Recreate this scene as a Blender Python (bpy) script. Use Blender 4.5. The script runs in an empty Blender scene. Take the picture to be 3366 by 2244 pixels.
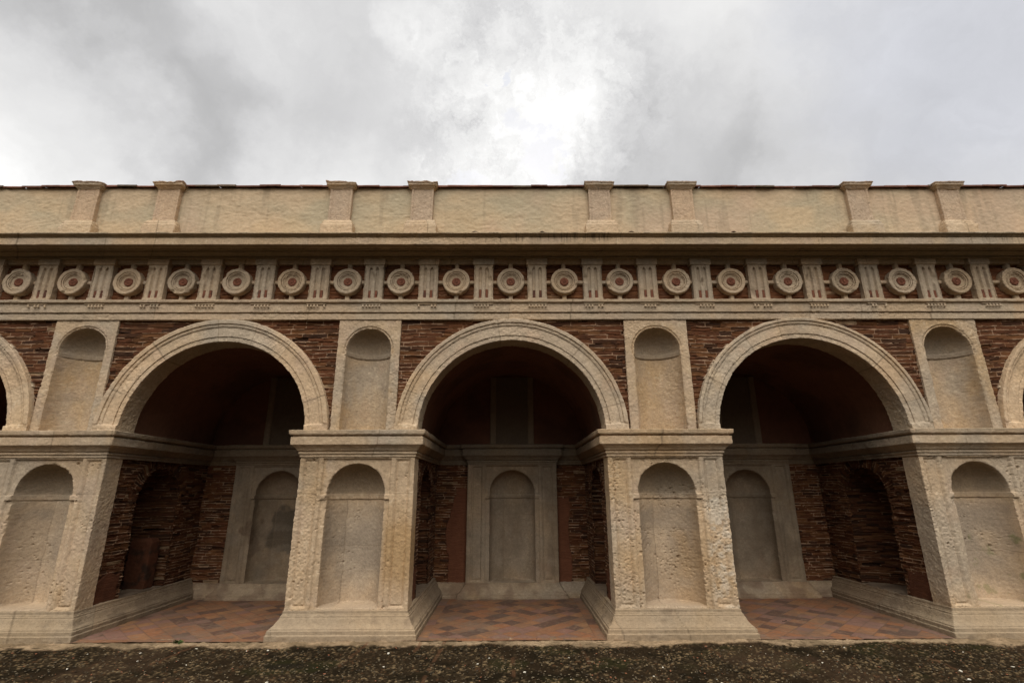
import bpy, math
import numpy as np
from mathutils import Matrix, Vector

sc = bpy.context.scene
# ------------------------------------------------------------------ camera
cam_d = bpy.data.cameras.new('camera'); cam = bpy.data.objects.new('camera', cam_d)
sc.collection.objects.link(cam); sc.camera = cam
cam_d.sensor_width = 36; cam_d.lens = 17.794; cam_d.clip_start = .05; cam_d.clip_end = 2000
fw = Vector((.0051, .96006, .27976)).normalized()
rt = Vector((1, -.0045, -.0031)).normalized(); up = rt.cross(fw).normalized(); rt = fw.cross(up)
M = Matrix((rt, up, -fw)).transposed().to_4x4(); M.translation = (0, -6.4, 1.6)
cam.matrix_world = M
sc.view_settings.view_transform = 'Standard'; sc.view_settings.look = 'None'
sc.view_settings.gamma = 1; sc.view_settings.exposure = 0.0
sc.cycles.max_bounces = 8; sc.cycles.diffuse_bounces = 5

# ------------------------------------------------------------------ sun and sky
SUN_DIR = Vector((.0158, .872, .581)).normalized()
sd = bpy.data.lights.new('sun', 'SUN'); sd.energy = 0.9; sd.angle = math.radians(10); sd.color = (1, .95, .86)
so = bpy.data.objects.new('sun', sd); sc.collection.objects.link(so)
so.rotation_euler = SUN_DIR.to_track_quat('Z', 'Y').to_euler()

w = bpy.data.worlds.new('World'); sc.world = w; w.use_nodes = True
nt = w.node_tree; nt.nodes.clear()


class G:
    """tiny node-graph helper"""
    def __init__(s, nt): s.nt = nt
    def n(s, t, **k):
        x = s.nt.nodes.new(t)
        for a, b in k.items():
            if a == 'i':
                for c, d in b.items():
                    if hasattr(d, 'is_linked') or isinstance(d, bpy.types.NodeSocket): s.nt.links.new(d, x.inputs[c])
                    else: x.inputs[c].default_value = d
            else: setattr(x, a, b)
        return x
    def m(s, op, a, b=0., c=0., clamp=False):
        return s.n('ShaderNodeMath', operation=op, use_clamp=clamp, i={0: a, 1: b, 2: c}).outputs[0]
    def v(s, op, a, b=(0, 0, 0)):
        return s.n('ShaderNodeVectorMath', operation=op, i={0: a, 1: b})
    def noise(s, vec, scale, detail=4, rough=.55, dist=0., out=0):
        return s.n('ShaderNodeTexNoise', i={'Vector': vec, 'Scale': scale, 'Detail': detail, 'Roughness': rough, 'Distortion': dist}).outputs[out]
    def ramp(s, f, pts, interp='LINEAR'):
        r = s.n('ShaderNodeValToRGB', i={0: f}); e = r.color_ramp; e.interpolation = interp
        while len(e.elements) < len(pts): e.elements.new(.5)
        for k, (p, c) in enumerate(pts):
            e.elements[k].position = p; e.elements[k].color = (*c, 1) if len(c) == 3 else c
        return r.outputs[0]
    def mix(s, f, a, b, mode='MIX'):
        x = s.n('ShaderNodeMix', data_type='RGBA', blend_type=mode)
        for k, d in ((0, f), (6, a), (7, b)):
            if isinstance(d, bpy.types.NodeSocket): s.nt.links.new(d, x.inputs[k])
            else: x.inputs[k].default_value = d if k == 0 else (*d, 1)
        return x.outputs[2]
    def rng(s, f, a, b, c=0., d=1., smooth=True):
        return s.n('ShaderNodeMapRange', interpolation_type='SMOOTHSTEP' if smooth else 'LINEAR',
                   i={0: f, 1: a, 2: b, 3: c, 4: d}).outputs[0]


g = G(nt)
D = g.n('ShaderNodeTexCoord').outputs['Generated']
wob = g.n('ShaderNodeTexNoise', i={'Vector': D, 'Scale': 5., 'Detail': 8., 'Roughness': .62})
wv = g.v('SUBTRACT', wob.outputs['Color'], (.5, .5, .5)).outputs[0]
wv = g.n('ShaderNodeVectorMath', operation='SCALE', i={0: wv, 'Scale': .30}).outputs[0]
DW = g.v('NORMALIZE', g.v('ADD', D, wv).outputs[0]).outputs[0]
wob2 = g.n('ShaderNodeTexNoise', i={'Vector': D, 'Scale': 16., 'Detail': 8., 'Roughness': .65})
wv2 = g.n('ShaderNodeVectorMath', operation='SCALE', i={0: g.v('SUBTRACT', wob2.outputs['Color'], (.5, .5, .5)).outputs[0], 'Scale': .22}).outputs[0]
DH = g.v('NORMALIZE', g.v('ADD', D, wv2).outputs[0]).outputs[0]


def blob(dirv, r0, r1, src=None):
    """1 inside r0 degrees round a direction, fading to 0 at r1"""
    d = g.n('ShaderNodeVectorMath', operation='DOT_PRODUCT', i={0: src or DW, 1: dirv}).outputs['Value']
    return g.rng(d, math.cos(math.radians(r1)), math.cos(math.radians(r0)))


# cloud brightness: broad soft masses plus fine wisps
big = g.noise(D, 2.3, 5, .5, .6)
fine = g.noise(DW, 7., 9, .6, .2)
lum = g.m('ADD', .80, g.m('MULTIPLY', g.m('SUBTRACT', big, .5), .34))
lum = g.m('ADD', lum, g.m('MULTIPLY', g.m('SUBTRACT', fine, .5), .24))
for dv, a, b, k in (((.04, .687, .725), 1, 9, .05), ((.071, .793, .605), 1, 8, .10), ((-.06, .76, .645), 1, 9, .06), ((-.03, .84, .54), 2, 13, .09), ((.09, .78, .62), .5, 4, .10),
                    ((-.137, .653, .745), 1, 5, .16), ((-.669, .591, .451), 3, 13, .24), ((-.40, .62, .67), 1, 8, .05), ((-.36, .78, .51), 2, 9, .08),
                    ((.69, .57, .41), 1, 7, .32), ((.215, .79, .57), 0, 4, .16), ((.15, .72, .67), 1, 7, .06), ((.36, .66, .66), 1, 8, .05)):
    lum = g.m('ADD', lum, g.m('MULTIPLY', blob(dv, a, b), k))
for dv, a, b, k in (((-.243, .693, .679), 3, 15, .11), ((-.572, .586, .574), 3, 14, .20), ((-.62, .45, .64), 3, 16, .06), ((-.42, .70, .58), 2, 10, .06), ((.27, .80, .54), 2, 11, .15), ((.421, .721, .55), 3, 17, .05), ((.574, .576, .582), 4, 22, .06)):
    lum = g.m('SUBTRACT', lum, g.m('MULTIPLY', blob(dv, a, b), k))
core = blob((.02, .76, .65), 4, 16)
lum = g.m('ADD', lum, g.m('MULTIPLY', g.m('MULTIPLY', g.m('SUBTRACT', g.noise(DH, 11., 9, .66), .52), core), 1.0))
# behind the camera: dim sky with an added bright lobe to light the facade
sep = g.n('ShaderNodeSeparateXYZ', i={0: D})
front = g.rng(sep.outputs[1], .34, -.05)
lobe = g.n('ShaderNodeVectorMath', operation='DOT_PRODUCT', i={0: D, 1: (0, -.52, .854)}).outputs['Value']
lumf = g.m('ADD', .06, g.m('MULTIPLY', g.rng(lobe, .62, .98), 4.6))
lum = g.m('ADD', g.m('MULTIPLY', lum, g.m('SUBTRACT', 1., front)), g.m('MULTIPLY', front, lumf))
cloudcol = g.mix(g.rng(lum, .62, .95), (.985, .98, .985), (1., .995, .985))
cloudcol = g.mix(g.m('MULTIPLY', blob((.65, .50, .57), 2, 20), .8), cloudcol, (.90, .92, 1.0))
cloudcol = g.mix(front, cloudcol, (1.0, .955, .905))
cl = g.n('ShaderNodeBackground', i={0: cloudcol, 1: lum})
sky = g.n('ShaderNodeTexSky'); sky.sky_type = 'NISHITA'; sky.sun_disc = False
sky.sun_elevation = math.asin(SUN_DIR.z); sky.sun_rotation = math.atan2(SUN_DIR.x, SUN_DIR.y)
sb = g.n('ShaderNodeBackground', i={0: g.mix(.75, sky.outputs[0], (8.4, 8.9, 9.8)), 1: .09})
gap = blob((.071, .809, .584), .2, 2.0, DH)
for dv, a, b in (((.037, .769, .638), .3, 1.8), ((.051, .786, .616), .3, 1.8), ((-.076, .827, .557), .2, 2.2), ((-.01, .719, .695), .1, .9), ((.70, .57, .41), .5, 3.5)):
    gap = g.m('MAXIMUM', gap, blob(dv, a, b, DH))
gap = g.m('MULTIPLY', gap, .75)
base = g.n('ShaderNodeMixShader', i={0: gap, 1: cl.outputs[0], 2: sb.outputs[0]})
# a thin clear-sky share everywhere
thin = g.n('ShaderNodeMixShader', i={0: .02, 1: base.outputs[0], 2: sb.outputs[0]})
g.n('ShaderNodeOutputWorld', i={0: thin.outputs[0]})

# ------------------------------------------------------------------ numeric noise
U32 = np.uint32


def hsh(ix, iy=0, iz=0, seed=0):
    with np.errstate(over='ignore'):
        h = (np.asarray(ix).astype(np.int64).astype(U32) * U32(374761393) + np.asarray(iy).astype(np.int64).astype(U32) * U32(668265263)
             + np.asarray(iz).astype(np.int64).astype(U32) * U32(2246822519) + U32(seed * 3266489917 & 0xffffffff))
        h = (h ^ (h >> U32(15))) * U32(2246822519)
        h = (h ^ (h >> U32(13))) * U32(3266489917)
        h = h ^ (h >> U32(16))
    return (h & U32(0xffffff)).astype(np.float32) / np.float32(0xffffff)


def vn(P, f, seed=0):
    """value noise in [-1,1]; P (...,3); f scalar or 3-vector"""
    q = (P * np.asarray(f, dtype=np.float32)).astype(np.float32)
    i = np.floor(q); t = q - i; t = t * t * t * (t * (t * 6 - 15) + 10)
    i = i.astype(np.int64); r = 0
    for dx in (0, 1):
        wx = t[..., 0] if dx else 1 - t[..., 0]
        for dy in (0, 1):
            wy = t[..., 1] if dy else 1 - t[..., 1]
            for dz in (0, 1):
                wz = t[..., 2] if dz else 1 - t[..., 2]
                r = r + wx * wy * wz * hsh(i[..., 0] + dx, i[..., 1] + dy, i[..., 2] + dz, seed)
    return r * 2 - 1


def fbm(P, f, o=3, seed=0, gain=.5):
    a, r, s = 1., 0, 0
    f = np.asarray(f, dtype=np.float32)
    for k in range(o):
        r = r + a * vn(P + k * 7.3, f * 2.03 ** k, seed + k); s += a; a *= gain
    return r / s * 1.3


def pits(U, V, cell, seed, prob=.5, rmin=.2, rmax=.5):
    """cup-shaped pits: depth 0..1"""
    u = U / cell; v = V / cell; iu = np.floor(u); iv = np.floor(v); out = np.zeros(U.shape, np.float32)
    for a in (-1, 0, 1):
        for b in (-1, 0, 1):
            cu, cv = iu + a, iv + b
            x = cu + hsh(cu, cv, 1, seed); y = cv + hsh(cu, cv, 2, seed)
            r = rmin + (rmax - rmin) * hsh(cu, cv, 3, seed); on = hsh(cu, cv, 4, seed) < prob
            d2 = ((u - x) ** 2 + (v - y) ** 2) / r ** 2
            out = np.maximum(out, np.where(on, 1 - d2, 0))
    return np.sqrt(np.clip(out, 0, 1))


def blur(P, n=1):
    for _ in range(n):
        Q = np.pad(P, ((1, 1), (1, 1)) + ((0, 0),) * (P.ndim - 2), mode='edge')
        P = (Q[:-2, 1:-1] + Q[2:, 1:-1] + Q[1:-1, :-2] + Q[1:-1, 2:] + Q[1:-1, 1:-1] * 2) / 6
    return P


def normals(P, out):
    du = np.gradient(P, axis=0); dv = np.gradient(P, axis=1)
    n = np.cross(du, dv); l = np.linalg.norm(n, axis=-1, keepdims=True); n = n / np.maximum(l, 1e-9)
    s = np.sign((n.reshape(-1, 3) @ np.asarray(out)).sum() if not callable(out) else (n * out(P)).sum())
    return n * (s or 1), (s or 1)


def sstep(x, a, b):
    t = np.clip((x - a) / (b - a), 0, 1); return t * t * (3 - 2 * t)


def mixc(a, b, t):
    return a * (1 - t[..., None]) + np.asarray(b, dtype=np.float32) * t[..., None]


# ------------------------------------------------------------------ meshes
def link(o, parent=None, label=None):
    sc.collection.objects.link(o)
    if parent: o.parent = parent
    if label: o['label'] = label
    return o


def tag(o, label, cat, kind=None, group=None):
    o['label'] = label; o['category'] = cat
    if kind: o['kind'] = kind
    if group: o['group'] = group
    return o


def empty(name, loc=(0, 0, 0), parent=None):
    o = bpy.data.objects.new(name, None); o.location = loc; o.empty_display_size = .2
    return link(o, parent)


def raw_mesh(name, V, F, mat, parent=None, col=None, smooth=True, label=None):
    me = bpy.data.meshes.new(name)
    V = np.asarray(V, np.float32).reshape(-1, 3); F = np.asarray(F, np.int32)
    k = F.shape[1]
    me.vertices.add(len(V)); me.vertices.foreach_set('co', V.ravel())
    me.loops.add(F.size); me.loops.foreach_set('vertex_index', F.ravel())
    me.polygons.add(len(F)); me.polygons.foreach_set('loop_start', np.arange(0, F.size, k, dtype=np.int32))
    me.polygons.foreach_set('use_smooth', np.full(len(F), smooth))
    me.update(calc_edges=True)
    if col is not None:
        a = me.attributes.new('col', 'FLOAT_COLOR', 'POINT')
        c = np.ones((len(V), 4), np.float32); c[:, :3] = np.asarray(col, np.float32).reshape(-1, 3)
        a.data.foreach_set('color', c.ravel())
    me.materials.append(mat)
    return link(bpy.data.objects.new(name, me), parent, label)


def grid_mesh(name, P, mat, parent=None, col=None, keep=None, sign=1, smooth=True, label=None):
    """P (nu,nv,3); keep = boolean per face (nu-1,nv-1)"""
    nu, nv = P.shape[:2]
    idx = np.arange(nu * nv).reshape(nu, nv)
    F = np.stack([idx[:-1, :-1], idx[1:, :-1], idx[1:, 1:], idx[:-1, 1:]], -1)
    if sign < 0: F = F[..., ::-1]
    F = F[keep] if keep is not None else F.reshape(-1, 4)
    if len(F) == 0: return None
    used = np.zeros(nu * nv, bool); used[F.ravel()] = True
    remap = np.cumsum(used) - 1
    c = None if col is None else np.broadcast_to(col, P.shape).reshape(-1, 3)[used]
    return raw_mesh(name, P.reshape(-1, 3)[used], remap[F], mat, parent, c, smooth, label)


def facemean(A): return (A[:-1, :-1] + A[1:, :-1] + A[1:, 1:] + A[:-1, 1:]) / 4


# ------------------------------------------------------------------ materials
def mat_surface(name, grain=150., bump=.35, bdist=.006, var=.22, rough=.92, spots=0.0, streak=None, spec=.15):
    m = bpy.data.materials.new(name); m.use_nodes = True; t = m.node_tree; t.nodes.clear(); g = G(t)
    co = g.n('ShaderNodeTexCoord').outputs['Object']
    at = g.n('ShaderNodeAttribute', attribute_name='col').outputs['Color']
    vec = g.v('MULTIPLY', co, streak).outputs[0] if streak else co
    n1 = g.noise(vec, grain, 5, .7); n2 = g.noise(vec, grain * .22, 5, .65); n3 = g.noise(co, 5., 6, .6)
    k = g.m('ADD', g.m('MULTIPLY', g.m('SUBTRACT', n1, .5), var * 1.6), g.m('MULTIPLY', g.m('SUBTRACT', n2, .5), var * 1.8))
    n4 = g.noise(vec, grain * .42, 3, .75)
    k = g.m('ADD', k, g.m('MULTIPLY', g.m('SUBTRACT', n3, .5), var)); k = g.m('ADD', k, g.m('MULTIPLY', g.m('SUBTRACT', n4, .5), var * 1.7)); k = g.m('ADD', k, 1.)
    c = g.v('MULTIPLY', at, g.n('ShaderNodeCombineXYZ', i={0: k, 1: k, 2: k}).outputs[0]).outputs[0]
    h = g.m('ADD', g.m('ADD', n2, g.m('MULTIPLY', n1, .45)), g.m('MULTIPLY', n4, .8))
    if spots:
        vo = g.n('ShaderNodeTexVoronoi', i={'Vector': co, 'Scale': 42.}).outputs['Distance']
        p = g.rng(vo, .10, .28, 0., 1.); msk = g.rng(g.noise(co, 9., 3, .5), .5, .62)
        p = g.m('SUBTRACT', 1., g.m('MULTIPLY', g.m('SUBTRACT', 1., p), msk))
        c = g.mix(g.m('MULTIPLY', g.m('SUBTRACT', 1., p), spots), c, (.07, .05, .03))
        h = g.m('ADD', h, g.m('MULTIPLY', p, .8))
    b = g.n('ShaderNodeBump', i={'Strength': bump, 'Distance': bdist, 'Height': h})
    bs = g.n('ShaderNodeBsdfPrincipled', i={'Base Color': c, 'Roughness': rough, 'Normal': b.outputs[0], 'Specular IOR Level': spec})
    g.n('ShaderNodeOutputMaterial', i={0: bs.outputs[0]})
    return m


M_STONE = mat_surface('weathered_stone', 120, .36, .007, .32, spots=.4)
M_PLASTER = mat_surface('old_plaster', 70, .45, .008, .22, streak=(.6, 1, 1.3))
M_BRICK = mat_surface('eroded_brick', 90, .7, .012, .40, streak=(.35, .35, 1.8))
M_RED = mat_surface('red_render', 60, .4, .006, .25)
M_TERRA = mat_surface('terracotta', 120, .4, .004, .25)
M_TILE = mat_surface('terracotta_tile', 60, .25, .004, .28, rough=.75, spec=.3)
M_GROUND = mat_surface('cobbled_ground', 55, .6, .010, .5, rough=.95, spec=.04)
M_LEAF = mat_surface('leaf', 60, .2, .002, .3)

WARM = np.array((.450, .332, .212), np.float32); GREY = np.array((.375, .305, .222), np.float32)
OCHRE = np.array((.400, .262, .125), np.float32); PINK = np.array((.44, .325, .225), np.float32)
PALE = np.array((.56, .46, .32), np.float32); DARK = np.array((.12, .088, .055), np.float32)


def stone_col(P, seed=0, ochre=.5, dirty=.2):
    a = fbm(P, 1.1, 3, seed + 11); b = fbm(P, 3.1, 3, seed + 12); c = fbm(P, 9, 3, seed + 13); d = fbm(P, 28, 3, seed + 14)
    col = np.broadcast_to(WARM, P.shape).astype(np.float32)
    col = mixc(col, GREY, sstep(a + .3 * b, -.25, .45) * .9)
    col = mixc(col, PINK, sstep(b - .3 * a, .15, .6) * .5)
    col = mixc(col, OCHRE, sstep(fbm(P, (1.6, 1.6, 1.0), 3, seed + 15) + .15 * c, .18, .65) * ochre)
    col = mixc(col, PALE, sstep(d + .4 * c, .35, .9) * .40)
    col = mixc(col, DARK, sstep(c + .4 * d + .3 * b, .55, 1.0) * dirty)
    return col * (1 + .10 * c + .07 * d)[..., None]


def weather(P, out, seed, rough=1., chip=.5, chipr=4, fine=1.):
    """chip the edges of a stone grid here and there and roughen it; rough may be an array"""
    rough = np.asarray(rough, np.float32)
    m = np.clip(fbm(P, 5, 3, seed) * .9 + fbm(P, 24, 2, seed + 1) * .9 + (chip - .5) * .6 + .25 * (rough - 1), 0, 1.)
    B1 = blur(P, 1); B = blur(B1, chipr * 2 + 1); P = P + (B1 - P) * .35 + (B - B1) * (m * m)[..., None]
    N, s = normals(blur(P, 1), out)
    d = .0030 * fbm(P, 4, 2, seed + 2) + (.0018 * fbm(P, 19, 2, seed + 3) + .0024 * fine * fbm(P, 52, 2, seed + 4)) * np.minimum(rough, 1.6)
    r2 = np.clip(rough - .9, 0, 3) * .75
    c1 = fbm(P, 26, 3, seed + 5); c2 = fbm(P, 50, 2, seed + 6)
    c3 = vn(P, 95, seed + 8)
    d = d - .0022 * r2 * np.clip(c1 - .1, 0, 1) - .0030 * r2 * np.clip(c2 - .1, 0, 1) - .0022 * r2 * np.clip(c3, 0, 1)
    return P + N * d[..., None], s


def blocks(col, s_, L, seed, amp=.09, joint=.0055):
    """each stone of a course has its own tone, with a hairline joint between stones"""
    q = s_ / L + .22 * np.sin(s_ * 2.7 + seed); k = np.floor(q); f = q - k
    t = 1 + amp * (2 * hsh(k, seed, 1, 5) - 1); w_ = (hsh(k, seed, 2, 5) - .5) * .06
    j = sstep(-np.minimum(f, 1 - f) * L, -joint * 1.6, -joint * .5) * (hsh(np.floor(q + .5), seed, 3, 5) > .35)
    col = col * (t[..., None] * (1 + w_[..., None] * np.array((1, 0, -1), np.float32)))
    return mixc(col, DARK, j * .6)


OUTF = (0., -1., 0.)
building = empty('arcaded_loggia', (0, 0, 0))
tag(building, 'weathered stone and brick loggia with round arches, niches and a plain parapet on top', 'building')


# ------------------------------------------------------------------ niche front (pier and back frame)
def niche_depth(x, z, r, zs, sill, depth):
    a = np.abs(x); inside = (a < r) & (z > sill) & ((z < zs) | (a ** 2 + (z - zs) ** 2 < r * r))
    q = np.where(z < zs, r * r - a * a, r * r - a * a - (z - zs) ** 2)
    h = np.sqrt(np.clip(q, 0, None)) * depth / r
    return inside, np.where(inside, h, 0)


def front_relief(x, z, S):
    """depth (positive = into the wall) of a niched pier face; x relative to the centre"""
    h = np.zeros_like(x)
    fr = S['frame']; r = S['r']; zt = S['top']; zb = S['bot']
    # recessed field round the niche
    inf = (np.abs(x) < fr) & (z < zt - .035); h = np.where(inf, .030, h)
    # sunk panels at both sides: two thin grooves and a sunk field
    for sx in (-1, 1):
        px = (x * sx - (S['p0'] + S['p1']) / 2); hw = (S['p1'] - S['p0']) / 2
        dz = np.minimum(z - (zb + .035), (zt - .04) - z); e = np.minimum(hw - np.abs(px), dz)
        h = np.where(e > 0, .012, h); h = np.where((e > .014) & (e < .028), .030, h); h = np.where(e > .028, .017, h)
    ins, nd = niche_depth(x, z, r, S['zs'], S['sill'], S['depth'])
    h = np.where(ins, nd + .030, h)
    # impost band of the niche
    bz = (z > S['zs'] - .075) & (z < S['zs'] - .012)
    h = np.where(bz & ins, np.maximum(h - .020, 0.004), h)
    h = np.where(bz & (np.abs(x) >= r) & (np.abs(x) < fr + .01), .003, h)
    h = np.where(((np.abs(z - (S['zs'] - .079)) < .005)) & (np.abs(x) < fr), h + .016, h)
    h = np.where(np.abs(z - S['zs'] + .01) < .004, h + .004, h)     # stone joint
    # sill: rounded floor of the niche
    return h, ins


def niched_pier(cx, hw, S, step, seed, yback, parent, name, roughfn=None, colfn=None, ochre=.6, chip=.5, out_y=0.):
    x = np.arange(-hw, hw + step / 2, step); nr = max(2, int(yback / step))
    bx = np.concatenate([np.full(nr, -hw), x, np.full(nr, hw)])
    by = np.concatenate([np.linspace(yback, step, nr), np.zeros(len(x)), np.linspace(step, yback, nr)])
    z = np.arange(S['bot'], S['top'] + step, step)
    X, Z = np.meshgrid(bx, z, indexing='ij'); Yb = np.repeat(by[:, None], len(z), 1)
    H, ins = front_relief(X, Z, S); isf = Yb <= 0
    H = np.where(isf, H, 0); ins = ins & isf
    P = np.stack([X + cx, Yb + H + out_y, Z], -1).astype(np.float32)
    rough = np.ones(X.shape, np.float32) if roughfn is None else roughfn(X, Z, P)
    P, s = weather(P, OUTF, seed, rough, chip=chip)
    if S.get('pits'):
        d = pits(X + .013 * fbm(P, 9, 2, 5), Z, .042, seed + 40, S['pits'], .14, .38) * .013 + pits(X + .02 * fbm(P, 14, 2, 6), Z, .028, seed + 43, S['pits'] * .8, .15, .4) * .009 + pits(X, Z, .13, seed + 41, .28 * S['pits'], .06, .2) * .03
        msk = sstep(fbm(P, 4, 2, seed + 42) + S.get('pitbias', 0) + .35 * (rough - 1), .0, .35)
        P[..., 1] += np.where(isf, d * msk, 0)
    col = stone_col(P, seed, ochre)
    if colfn: col = colfn(col, X, Z, P)
    col = col * (1 + .07 * (hsh(np.floor((Z - .02) / .5), seed, 7, 1) - .5))[..., None]
    sx_ = (float(hsh(seed, 3, 3, 3)) - .5) * .36 + .01 * vn(P, 9, 3); sm = ins & (Z < S['zs'] - .09)
    col = col * np.where(sm & (X > sx_), 1.07, np.where(sm, .95, 1.))[..., None]
    zj = .75 + .5 * float(hsh(seed, 4, 3, 3)); col = col * np.where(sm & (Z < zj + .01 * vn(P, 6, 4)), 1.06, 1.)[..., None]
    jl = np.maximum(sstep(-np.abs(X - sx_), -.009, -.003), sstep(-np.abs(Z - zj - .01 * vn(P, 6, 4)), -.007, -.002)) * sm
    col = mixc(col, DARK * 1.5, jl * .45)
    f = facemean(ins.astype(np.float32)) > .45
    o = grid_mesh(name, P, M_STONE, parent, col, ~f, s)
    grid_mesh('niche', P, M_STONE, o, col, f, s)
    return o


# ------------------------------------------------------------------ mouldings swept along a plan path
def dense(prof, step):
    out = [prof[0]]
    for a, b in zip(prof[:-1], prof[1:]):
        n = max(1, int(math.ceil(math.hypot(b[0] - a[0], b[1] - a[1]) / step)))
        for k in range(1, n + 1): out.append((a[0] + (b[0] - a[0]) * k / n, a[1] + (b[1] - a[1]) * k / n))
    return np.array(out, np.float32)


def sweep(path, nrm, prof, step, pstep=.006):
    """path: plan vertices; nrm: outward normal of each segment; prof: (projection, z)"""
    pr = dense(prof, pstep); path = np.array(path, float); nrm = np.array(nrm, float); cols = []
    off = [nrm[0]] + [(nrm[i] + nrm[i + 1]) if abs(nrm[i] @ nrm[i + 1]) < .5 else nrm[i] for i in range(len(nrm) - 1)] + [nrm[-1]]
    off = np.array(off)
    for i in range(len(nrm)):
        n = max(2, int(np.linalg.norm(path[i + 1] - path[i]) / step))
        for k in range(n + (1 if i == len(nrm) - 1 else 0)):
            t = k / n
            a = path[i][None] + off[i][None] * pr[:, :1]; b = path[i + 1][None] + off[i + 1][None] * pr[:, :1]
            q = a * (1 - t) + b * t
            cols.append(np.concatenate([q, pr[:, 1:]], 1))
    return np.array(cols, np.float32)


IMPOST = [(-.02, 1.985), (.012, 1.985), (.012, 2.020), (.026, 2.022), (.026, 2.046), (.016, 2.048), (.016, 2.056), (.036, 2.060), (.052, 2.085), (.076, 2.108), (.096, 2.122),
          (.106, 2.130), (.108, 2.222), (.088, 2.225), (.088, 2.243), (.118, 2.246), (.126, 2.262), (.130, 2.303), (.10, 2.308), (-.05, 2.312)]
PLINTH = [(.138, -.03), (.138, .056), (.124, .060), (.122, .100), (.108, .104), (.106, .118), (.094, .126), (.074, .142), (.058, .166), (.040, .205), (.034, .212),
          (.030, .216), (.030, .232), (.018, .235), (.018, .246), (.012, .249), (.010, .282), (-.03, .286)]


def moulding(name, path, nrm, prof, seed, parent, step=.012, rough=1., chip=.5, chipr=3, out=None, ochre=.4, dirty=.25, mat=None, colfn=None, pstep=.006):
    P = sweep(path, nrm, prof, step, pstep)
    c = P.reshape(-1, 3).mean(0)
    if callable(rough): rough = rough(P)
    P, s = weather(P, out or OUTF, seed, rough, chip, chipr)
    col = stone_col(P, seed, ochre, dirty)
    if colfn: col = colfn(col, P)
    col = blocks(col, P[..., 0] + P[..., 1] * .8, .95, seed % 91, .06)
    return grid_mesh(name, P, mat or M_STONE, parent, col, None, s)


# ------------------------------------------------------------------ brickwork
B_DARK = np.array((.042, .020, .011)); B_RED = np.array((.098, .037, .016)); B_BRN = np.array((.135, .060, .024)); B_OCH = np.array((.27, .19, .11)); MORTAR = np.array((.31, .20, .125))


def bricks(U, V, seed, h0=.044, L=(.16, .34), ero=1., mort=.7, P=None):
    """recess depth and colour of a wall of thin worn bricks"""
    if P is None: P = np.stack([U, U * 0, V], -1)
    V = V + .007 * vn(np.stack([U, U * 0, V], -1), (1.8, 1, 1.8), seed + 1) + .0035 * vn(np.stack([U, U * 0, V], -1), (9, 1, 6), seed + 2)
    rs = np.random.RandomState(seed); vmin = float(V.min()) - .1; n = int((float(V.max()) - vmin) / h0 * 1.6) + 4
    hs = h0 * rs.uniform(.85, 1.16, n); bd = vmin + np.cumsum(hs)
    r = np.searchsorted(bd, V); r = np.clip(r, 1, n - 1)
    v = V - bd[r - 1]; dv = np.minimum(v, hs[r] - v)
    Lr = rs.uniform(L[0], L[1], n)[r]; u = (U + rs.uniform(0, 1, n)[r]) / Lr; k = np.floor(u); fu = (u - k) * Lr
    du = np.minimum(fu, Lr - fu)
    h1, h2, h3, h4 = (hsh(k, r, q, seed) for q in (1, 2, 3, 4))
    Q = np.stack([U, U * 0, V], -1).astype(np.float32)
    patch = sstep(fbm(Q, 1.6, 3, seed + 20), -.1, .5)                     # areas that have worn away most
    layer = fbm(Q, (7, 1, 60), 3, seed + 3); lump = fbm(Q, (10, 1, 22), 3, seed + 4)
    dep = .004 + .014 * h1 * h1 * ero + .010 * ero * np.clip(layer, -.4, 1) + .012 * ero * patch * np.clip(lump + .2, 0, 1)
    dep = dep + np.where(h4 > .95, .022 * ero, 0)
    jw = .0046 + .0018 * vn(Q, 14, seed + 5)
    j = (dv < jw) | (du < jw * .8)
    keepm = fbm(Q, (5, 1, 40), 3, seed + 6) < (mort * 2 - 1) * .7 - .35 * patch
    dep = np.where(j & keepm, .003 + .004 * np.clip(lump, -.5, 1), dep)
    dep = np.where(j & ~keepm, dep + .008, dep)
    col = B_RED * np.ones(U.shape + (3,)); col = mixc(col, B_DARK, sstep(h2, .35, .95)); col = mixc(col, B_BRN, sstep(h3, .5, 1.) * .9)
    col = mixc(col, B_OCH, (hsh(k, r, 5, seed) > .985) * .7)
    col = mixc(col, B_BRN * 1.15, sstep(layer, .25, .8) * .5); col = mixc(col, B_DARK, sstep(-lump, .2, .8) * .45)
    col = np.where((j & keepm)[..., None], mixc(MORTAR * np.ones_like(col), B_BRN, sstep(fbm(Q, 12, 3, seed + 7), -.3, .5) * .75), col)
    return dep, col


# ------------------------------------------------------------------ positions measured along the front
PIERS = [(-9.45, .705), (-5.66, .705), (-1.872, .703), (1.920, .710), (5.775, .708), (9.62, .71)]
ARCH = [(-7.46, 1.165, 1.462), (-3.733, 1.168, 1.463), (.028, 1.180, 1.466), (3.845, 1.200, 1.475), (7.70, 1.20, 1.475)]
UPPER = [(-9.35, .41), (-5.591, .412), (-1.846, .409), (1.940, .419), (5.788, .44), (9.60, .42)]
ZS = 2.300      # spring line of the arches
YB = 2.22       # back wall of the bays

S_PIER = dict(bot=.27, top=2.0, frame=.418, r=.349, zs=1.56, sill=.30, depth=.335, p0=.470, p1=.653)


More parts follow.
